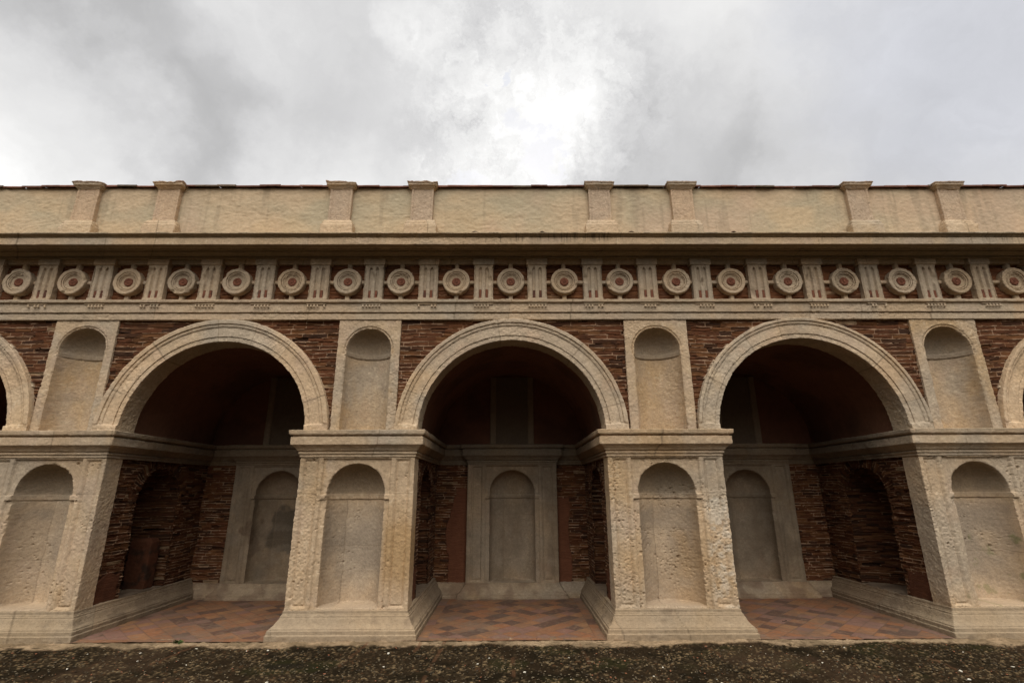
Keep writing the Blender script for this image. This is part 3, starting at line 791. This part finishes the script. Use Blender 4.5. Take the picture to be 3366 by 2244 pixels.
# ------------------------------------------------------------------ the vaulted bays behind the arches
S_BACK = dict(bot=.20, top=2.0, frame=.43, r=.364, zs=1.53, sill=.22, depth=.30, p0=.485, p1=.66)
R_PLAST = np.array((.110, .043, .022))
for b in range(5):
    xl = PIERS[b][0] + PIERS[b][1]; xr = PIERS[b + 1][0] - PIERS[b + 1][1]; cx = (xl + xr) / 2; hwid = (xr - xl) / 2
    edge = b in (0, 4); st = .016 if edge else .010
    bay = empty('vaulted_bay', (0, 0, 0), building)
    # side walls of brick with a brick niche
    for side, xw in ((0, xl), (1, xr)):
        sg = -1 if side == 0 else 1                                   # direction into the wall
        y = np.arange(.22, YB + .05, st); z = np.arange(.22, 2.02, .006 if not edge else .009)
        Yg, Z = np.meshgrid(y, z, indexing='ij'); nc = 1.15; nrr = .43; zs = 1.46
        ins, nd = niche_depth(Yg - nc, Z, nrr, zs, .292, .55); nd = nd * 0
        Ub = np.where(ins, nc + nrr * np.arcsin(np.clip((Yg - nc) / nrr, -1, 1)) , Yg)
        dep, bc = bricks(Ub, Z, 1200 + b * 4 + side, .040, (.14, .28), ero=.6, mort=.66)
        # voussoirs round the niche head
        ang = np.arctan2(Z - zs, Yg - nc); rad = np.hypot(Yg - nc, Z - zs)
        d2, c2 = bricks(rad, ang * .52, 1201 + b * 4 + side, .045, (.2, .3), ero=1.2, mort=.5)
        ring = (rad > nrr) & (rad < nrr + .17) & (Z > zs)
        dep = np.where(ring, d2, dep); bc = np.where(ring[..., None], c2, bc)
        Q = np.stack([Yg * 0, Yg, Z], -1).astype(np.float32)
        edgeb = sstep(-np.abs(np.where(Z > zs, rad, np.abs(Yg - nc)) - nrr), -.12, .0) * .035 * np.clip(fbm(Q, 9, 3, 33 + b), -.3, 1)
        bc = np.where(ins[..., None], bc * .5, bc)  # recess shade painted on the brick inside the niche outline
        # red render patches left at the foot
        pn = fbm(Q, 6, 3, 21 + b); pl = (Z < .62 + .10 * pn - .25 * np.abs(Yg - .45)) & (Yg < .66)
        dep = np.where(pl & ~ring, .002 + .002 * pn, dep)
        bc = np.where(pl[..., None], R_PLAST * (1 + .3 * pn[..., None]) * np.ones_like(bc) * .95, bc)
        wave = .013 * fbm(Q, 2.2, 3, 45 + b)
        P = np.stack([xw + sg * (.012 + dep * 1.1 + nd + edgeb + wave + .012), Yg, Z], -1).astype(np.float32)
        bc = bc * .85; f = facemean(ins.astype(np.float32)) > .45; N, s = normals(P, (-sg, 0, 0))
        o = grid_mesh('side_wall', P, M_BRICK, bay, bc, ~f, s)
        stn = .012 if not edge else .02; ND = .50
        th = np.linspace(0, math.pi, int(math.pi * .46 / stn)); tt = np.concatenate([np.arange(.285, zs, .006), zs + np.arange(0, .5 * math.pi * nrr, .008)])
        TH, TT = np.meshgrid(th, tt, indexing='ij'); ph = np.clip((TT - zs) / nrr, 0, math.pi / 2 - .01)
        dn, cn = bricks(TH * .46, TT, 1250 + b * 4 + side, .040, (.14, .28), ero=1.1, mort=.45)
        rr2 = np.cos(ph); Rn = nrr + .012 + dn
        Pn = np.stack([xw + sg * (.03 + (ND + dn) * np.sin(TH) * rr2), nc - Rn * np.cos(TH) * rr2, np.where(TT < zs, TT, zs + Rn * np.sin(ph))], -1).astype(np.float32)
        c3 = np.array((xw, nc, .9), np.float32); Nn, s2 = normals(Pn, lambda Q: (c3 - Q) * np.array((1, 1, 0), np.float32))
        grid_mesh('niche', Pn, M_BRICK, o, cn * .62, None, s2)  # brick darkened throughout, shade of the recess put into its colour
        A, B = np.meshgrid(np.linspace(0, 1, 20), np.linspace(nc - nrr - .02, nc + nrr + .02, 50), indexing='ij')
        Q = np.stack([xw + sg * (A * .56), B, A * 0 + .287], -1).astype(np.float32); Q[..., 2] += .012 * fbm(Q, 8, 3, 5)
        grid_mesh('niche_sill', Q, M_PLASTER, o, mixc(np.full(Q.shape, .5) * np.array((.30, .22, .15)), (.09, .06, .04), sstep(fbm(Q, 6, 3, 2), -.2, .5) * .6), None, normals(Q, (0, 0, 1))[1])
        if b == 1 and side == 0:
            # a stump of red render left standing in the niche
            pth = [(xw - .42, 1.50), (xw - .12, 1.50), (xw - .12, 1.30), (xw - .42, 1.30)]
            moulding('render_stump', pth, [(0, 1), (1, 0), (0, -1)], [(0, .28), (.004, .60), (.0, .90), (-.02, .935), (-.12, .95)], 1290, o, .012, 2.6, .7, 4, out=(1, 0, 0), mat=M_RED,
                     colfn=lambda col, P: mixc(R_PLAST * .75 * np.ones(P.shape), (.035, .02, .013), sstep(fbm(P, 9, 3, 4), -.1, .6)), pstep=.012)
    # back wall brick with render patches
    x = np.arange(xl - .06, xr + .06, st); z = np.arange(.15, 2.05, .006 if not edge else .010); X, Z = np.meshgrid(x, z, indexing='ij')
    dep, bc = bricks(X, Z, 1300 + b, .040, (.13, .27), ero=1.2, mort=.6)
    Q = np.stack([X, X * 0, Z], -1).astype(np.float32); pn = fbm(Q, 4, 4, 91)
    if b == 2: pl = ((X - cx < -.70) & (X - cx > -1.02 + .05 * pn + .12 * (Z > 1.0) * (Z - 1.0) * 2) & (Z < 1.62 + .04 * pn)) | ((X - cx > .70) & (X - cx < .94 + .04 * pn) & (Z < 1.46 + .02 * pn))
    else: pl = np.zeros(X.shape, bool)
    dep = np.where(pl, -.002 + .002 * pn, dep); bc = np.where(pl[..., None], R_PLAST * 1.15 * np.ones_like(bc), bc)
    P = np.stack([X, YB + dep, Z], -1).astype(np.float32)
    for sg in (-1, 1): grid_mesh('back_wall', P, M_BRICK, bay, bc, facemean(((X - cx - .02) * sg > .66) * 1.) > .5, normals(P, OUTF)[1])
    # niched frame on the back wall
    bcx = cx + .02
    def colb(col, X, Z, P, b=b):
        if b == 1:
            soot = sstep(.5 * fbm(P, 4.5, 3, 8) + 1.0 - np.maximum(np.abs(X - .08) / .30, np.abs(Z - 1.02) / .30), -.1, .2); col = mixc(col, (.085, .075, .062), soot * (np.abs(X) < .36) * .85)
            dm = sstep(fbm(P, 5, 3, 6) + .9 - np.hypot((X + .36) / .17, (Z - .85) / .33), .25, .6); col = mixc(col, (.19, .12, .075), dm * .8)
        st1 = sstep(fbm(P, (2.6, 2, 1.6), 4, 300 + b), -.05, .45); st2 = sstep(fbm(P, 6, 4, 310 + b), .1, .6)
        col = mixc(mixc(col, (.17, .125, .085), st1 * .5), (.50, .42, .32), st2 * .25)
        col = mixc(col, (.30, .17, .10), sstep(fbm(P, 3.5, 3, 320 + b) - (Z - .5), .3, .9) * .4)
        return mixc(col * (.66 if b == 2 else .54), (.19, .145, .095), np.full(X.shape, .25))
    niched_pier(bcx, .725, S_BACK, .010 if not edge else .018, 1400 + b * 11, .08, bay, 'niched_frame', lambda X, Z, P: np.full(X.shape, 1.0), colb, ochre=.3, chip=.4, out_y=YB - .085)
    # mouldings along the back wall break forward round the frame
    fx0, fx1 = bcx - .725, bcx + .725; fy = YB - .085
    path = [(xl - .04, YB), (fx0, YB), (fx0, fy), (fx1, fy), (fx1, YB), (xr + .04, YB)]; nm = [(0, -1), (-1, 0), (0, -1), (1, 0), (0, -1)]
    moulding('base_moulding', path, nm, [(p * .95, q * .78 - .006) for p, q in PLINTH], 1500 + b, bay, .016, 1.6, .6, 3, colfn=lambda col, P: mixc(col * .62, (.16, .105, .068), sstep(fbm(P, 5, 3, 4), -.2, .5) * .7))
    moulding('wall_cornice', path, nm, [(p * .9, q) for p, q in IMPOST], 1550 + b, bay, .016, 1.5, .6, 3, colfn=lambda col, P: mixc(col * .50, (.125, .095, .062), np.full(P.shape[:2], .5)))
    # lunette
    ax, r0, r1 = ARCH[b]; rv = hwid + .03
    x = np.arange(cx - rv - .02, cx + rv + .02, .02); z = np.arange(2.25, 2.3 + rv + .06, .02); X, Z = np.meshgrid(x, z, indexing='ij')
    P = np.stack([X, X * 0 + YB + .03, Z], -1).astype(np.float32); P[..., 1] += .008 * fbm(P, 3, 3, 7)
    lc = mixc(np.array((.165, .070, .040)) * np.ones(P.shape), (.085, .042, .027), sstep(fbm(P, 2, 4, 17 + b), -.2, .5) * .6)
    lu = grid_mesh('lunette', P, M_RED, bay, lc, None, normals(P, OUTF)[1])
    x = np.arange(bcx - .375, bcx + .376, .0125); z = np.arange(2.28, 3.46, .0125); X, Z = np.meshgrid(x, z, indexing='ij'); e = .375 - np.abs(X - bcx)
    P = np.stack([X, YB - .035 + np.where((e > .105), .035, 0) + np.where(e < 1e-3, .09, 0), Z], -1).astype(np.float32); P[..., 1] += .004 * fbm(P, 9, 3, 3)
    cc = np.where((e > .105)[..., None], np.array((.140, .100, .066)), np.array((.225, .165, .108)))
    grid_mesh('blind_window', P, M_STONE, lu, cc, None, normals(P, OUTF)[1])
    # barrel vault
    th = np.linspace(0, math.pi, 130); yy = np.linspace(.24, YB + .06, 70); T, Yg = np.meshgrid(th, yy, indexing='ij')
    P = np.stack([cx - rv * np.cos(T), Yg, 2.285 + (rv + (0.0)) * np.sin(T)], -1).astype(np.float32)
    P += (np.stack([np.cos(T), 0 * T, -np.sin(T)], -1) * (.012 * fbm(P, 3, 3, 23 + b))[..., None])
    vc = mixc(np.array((.175, .082, .048)) * np.ones(P.shape), (.085, .045, .029), sstep(fbm(P, 1.6, 4, 27 + b), -.25, .5) * .65)
    c3 = np.array((cx, 0, 2.3), np.float32)
    N, s = normals(P, lambda Q: (c3 - Q) * np.array((1, 0, 1), np.float32))
    grid_mesh('barrel_vault', P, M_RED, bay, vc, None, s)

# ------------------------------------------------------------------ tiled floor
V_all = None
T0 = np.array((.225, .098, .045)); T1 = np.array((.190, .098, .052)); T2 = np.array((.080, .046, .033)); T3 = np.array((.265, .140, .064)); TJ = np.array((.15, .10, .07))
fl_root = None
for b in range(5):
    xl = PIERS[b][0] + PIERS[b][1] - .02; xr = PIERS[b + 1][0] - PIERS[b + 1][1] + .02
    st = .008 if b in (1, 2, 3) else .016
    x = np.arange(xl, xr + st, st); y = np.arange(-.142, YB, st); X, Yg = np.meshgrid(x, y, indexing='ij'); cx = (xl + xr) / 2
    Q = np.stack([X, Yg, 0 * X], -1).astype(np.float32)
    tw = .178; a = (X - cx + Yg) / math.sqrt(2); c = (X - cx - Yg) / math.sqrt(2)
    ia, ic = np.floor(a / tw), np.floor(c / tw)
    pair = (ia + ic) % 2 == 0                                   # some tiles read as long lozenges
    da = np.minimum(a / tw - ia, 1 - (a / tw - ia)) * tw; dc = np.minimum(c / tw - ic, 1 - (c / tw - ic)) * tw; dj = np.minimum(da, dc)
    h = hsh(ia, ic, 1, 50 + b); h2 = hsh(ia, ic, 2, 50 + b)
    # borders of straight tiles
    bl = (X - xl < .27); br = (xr - X < .27); bf = (Yg < -.142 + .105)
    for mk, uu, vv, L, W, sd_ in ((bl, Yg, X - xl, .27, .27, 1), (br, Yg, xr - X, .27, .27, 2), (bf, X, Yg + .142, .30, .105, 3)):
        k = np.floor(uu / L); dd = np.minimum(uu / L - k, 1 - (uu / L - k)) * L; dd = np.minimum(dd, np.abs(W - vv))
        dj = np.where(mk, dd, dj); h = np.where(mk, hsh(k, sd_, 3, 60 + b) * .80 , h); h2 = np.where(mk, hsh(k, sd_, 4, 60 + b), h2)
    n1 = fbm(Q, 5, 4, 61); n2 = fbm(Q, 30, 3, 62)
    col = mixc(T0 * np.ones(Q.shape), T1, sstep(h2, .2, .9)); col = mixc(col, T3, sstep(h, .0, .25) * (h < .25) * .6 + 0 * h)
    col = mixc(col, T2, (h > .77) * (.85 + .1 * n1)); col = mixc(col, (.17, .10, .085), ((h > .60) & (h <= .77)) * .6)
    col = mixc(col, (.10, .07, .05), sstep(n1 + .5 * n2, .0, .8) * .55); col = mixc(col, (.30, .20, .13), sstep(n2 - .3 * n1, .3, .9) * .3)
    col = mixc(col, TJ * .6, sstep(-dj, -.0075, -.002) * .7)
    dust = sstep(fbm(Q, 2.4, 4, 63) + .5 * n2 + .5 * sstep(-np.minimum(X - xl, xr - X), -.35, -.12) + .3 * sstep(Yg, 1.6, 2.1), .1, .9)
    col = mixc(col, (.165, .115, .078), dust * .5)
    zz = .006 - .003 * sstep(-dj, -.007, -.002) + .004 * (h2 - .5) + .004 * n1
    P = np.stack([X, Yg, zz], -1).astype(np.float32)
    o = grid_mesh('tiled_floor', P, M_TILE, None, col, None, normals(P, (0, 0, 1))[1])
    tag(o, ['terracotta tile floor of the cut-off bay at the left edge', 'terracotta lozenge tile floor under the left full arch', 'terracotta lozenge tile floor under the central arch',
            'terracotta lozenge tile floor under the right full arch', 'terracotta tile floor of the cut-off bay at the right edge'][b], 'floor', 'structure')

# ------------------------------------------------------------------ ground
def axis(dense0, dense1, st, far):
    d = np.arange(dense0, dense1 + st, st); lo = [dense0 - .05 * 1.7 ** k for k in range(1, 18)]; hi = [d[-1] + .05 * 1.7 ** k for k in range(1, 18)]
    return np.array([v for v in lo[::-1] if v > -far] + list(d) + [v for v in hi if v < far])


x = axis(-7.6, 7.8, .011, 300); y = axis(-2.0, .05, .011, 300)
x = np.concatenate([[-300], x, [300]]); y = np.concatenate([[-300], y, [300]])
X, Yg = np.meshgrid(x, y, indexing='ij'); Q = np.stack([X, Yg, 0 * X], -1).astype(np.float32)
wx = X + .012 * fbm(Q, 12, 2, 3); wy = Yg + .012 * fbm(Q, 12, 2, 4)
cell = .030
u = wx / cell; v = wy / cell; iu, iv = np.floor(u), np.floor(v); best = np.full(X.shape, 9.); hid = np.zeros(X.shape)
for a in (-1, 0, 1):
    for b in (-1, 0, 1):
        cu, cv = iu + a, iv + b; px = cu + hsh(cu, cv, 1, 7); py = cv + hsh(cu, cv, 2, 7)
        rr_ = .28 + .30 * hsh(cu, cv, 5, 7); el = .6 + .8 * hsh(cu, cv, 6, 7)
        d = np.hypot((u - px) * el, (v - py) / el) / rr_; m_ = d < best; best = np.where(m_, d, best); hid = np.where(m_, hsh(cu, cv, 3, 7), hid)
peb = sstep(-best, -1.05, -.75)
lone = fbm(Q, 1.3, 4, 81); moss = fbm(Q, 3.1, 4, 82); fine_ = fbm(Q, 22, 3, 83)
G0 = np.array((.027, .020, .0125)); 
col = mixc(G0 * np.ones(Q.shape), (.016, .013, .008), sstep(moss, -.2, .4)); col = mixc(col, (.026, .028, .012), sstep(fbm(Q, 2.2, 3, 84), .25, .6) * .7)
col = mixc(col, (.062, .042, .029), sstep(lone, .1, .6) * .6)
pc = mixc(np.array((.060, .048, .032)) * np.ones(Q.shape), (.24, .19, .12), sstep(hid, .66, 1.) * .9); pc = mixc(pc, (.20, .11, .06), ((hid > .45) & (hid < .52)) * .7)
vis = sstep(fine_ * .5 + fbm(Q, 5, 2, 85) + .35, -.3, .4)
col = mixc(col, pc, peb * vis * (.35 + .65 * sstep(hid, .35, .8)))
# pale lime strip along the wall, ragged towards the yard
edge = -.30 - .13 * fbm(Q, 2.3, 4, 86) - .05 * fbm(Q, 14, 3, 87) - .12 * sstep(np.abs(X), 4.6, 6.5)
strip = sstep(Yg, edge - .03, edge + .03) * sstep(fine_ + .9 + (Yg + .3) * 3, .0, .8)
col = mixc(col, mixc(np.array((.24, .185, .125)) * np.ones(Q.shape), (.12, .092, .06), sstep(fbm(Q, 6, 4, 88), -.3, .5) * .8), strip * .9)
# narrow brick joints that run away from the wall
for jx, j0, j1, sl in ((-1.56, -.1, -.95, .10), (-.98, -.1, -.55, .05), (-.72, -.1, -1.6, .04), (.03, -.25, -1.6, .0), (.75, -.2, -.9, -.02), (2.1, -.2, -.7, 0.), (-3.4, -.2, -.9, .1), (4.1, -.2, -1.2, -.05)):
    jj = sstep(-np.abs(X - jx - sl * (Yg + .3) - .008 * vn(Q, 9, 99)), -.024, -.013) * (Yg < j0) * (Yg > j1) * sstep(fbm(Q, 7, 3, int(90 + jx * 10) % 97), -.5, .1)
    col = mixc(col, (.10, .058, .036), jj * .7)
st_ = np.hypot((X + 2.12) / .26, (Yg + .92) / .10); col = mixc(col, (.018, .016, .012), sstep(-st_, -1.2, -.6) * .85)
col = col * mixc(np.full(Q.shape, 1.0) * np.array((.74, .66, .55)), (1.3, 1.22, 1.1), strip)
Zg = .008 * peb * vis * (1 - .75 * strip) + .006 * fine_ + .010 * moss - .012 + .010 * strip
near = (np.abs(X) < 9) & (Yg > -3) & (Yg < .1)
Zg = np.where(near, Zg, -.01); Zg = np.where(Yg > .0, -.03, Zg)
P = np.stack([X, Yg, Zg], -1).astype(np.float32)
gr = grid_mesh('ground', P, M_GROUND, None, col, None, normals(P, (0, 0, 1))[1]); tag(gr, 'dark mossy pebble paving in front of the loggia', 'ground', 'structure')

# loose pebbles and white chips
ico = bpy.data.meshes.new('tmp'); import bmesh
bm = bmesh.new(); bmesh.ops.create_icosphere(bm, subdivisions=1, radius=1); iv_ = np.array([v.co[:] for v in bm.verts]); if_ = np.array([[v.index for v in f.verts] for f in bm.faces]); bm.free(); bpy.data.meshes.remove(ico)
rs = np.random.RandomState(9); V, F, C = [], [], []; nv = 0
for k in range(5200):
    px = rs.uniform(-7.2, 7.3); py = -.32 - abs(rs.uniform(0, 1)) ** .9 * 1.5; big = rs.rand() < .007; s_ = rs.uniform(.004, .011) * (1.9 if big else 1)
    A = rs.uniform(0, 6.28); sx_, sy_, sz_ = s_ * rs.uniform(.9, 1.6), s_ * rs.uniform(.6, 1.), s_ * rs.uniform(.3, .55)
    q = iv_ * (1 + rs.uniform(-.18, .18, (len(iv_), 1))) * (sx_, sy_, sz_); c_, s2 = math.cos(A), math.sin(A)
    q = np.stack([q[:, 0] * c_ - q[:, 1] * s2 + px, q[:, 0] * s2 + q[:, 1] * c_ + py, q[:, 2] - .001], 1)
    V.append(q); F.append(if_ + nv); nv += len(q)
    b_ = rs.rand(); cc = np.array((.62, .58, .48)) if big or b_ > .994 else (np.array((.13, .105, .068)) * rs.uniform(.5, 1.4) if b_ > .35 else np.array((.05, .042, .03)) * rs.uniform(.6, 1.4))
    if .35 < b_ < .39: cc = np.array((.26, .11, .06))
    C.append(np.tile(cc, (len(q), 1)))
pb = raw_mesh('pebbles', np.concatenate(V), np.concatenate(F), M_GROUND, None, np.concatenate(C)); tag(pb, 'loose pale and brown pebbles and white chips scattered over the dark paving', 'pebbles', 'stuff')

# a small weed at the foot of the left full arch, and a dead leaf on the right floor
def leafy(name, cx, cy, n, size, colr, seed, lift=.03):
    rs = np.random.RandomState(seed); V, F, C = [], [], []
    for k in range(n):
        a = rs.uniform(0, 6.28); L = size * rs.uniform(.5, 1.1); wd = L * .28; dx, dy = math.cos(a), math.sin(a); rise = rs.uniform(.15, .9)
        b0 = len(V)
        for t, ww in ((0, .15), (.35, 1.), (.7, .85), (1., .05)):
            zc = lift * 0 + L * (rise * t - .45 * t * t) + .008
            for sgn in (-1, 1): V.append((cx + dx * L * t - dy * wd * ww * sgn * .5, cy + dy * L * t + dx * wd * ww * sgn * .5, zc + .004 * sgn))
        for t in range(3): F.append([b0 + 2 * t, b0 + 2 * t + 1, b0 + 2 * t + 3, b0 + 2 * t + 2])
        C += [np.array(colr) * rs.uniform(.6, 1.5)] * 8
    return raw_mesh(name, V, F, M_LEAF, None, np.array(C))


tag(leafy('weed', -3.62, -.16, 34, .055, (.06, .085, .025), 4), 'small green weed in the crack at the foot of the left full arch', 'weed')
tag(leafy('dead_leaf', 3.42, .62, 3, .035, (.045, .03, .02), 8), 'tiny dark dead leaf lying on the tiles under the right arch', 'leaf')
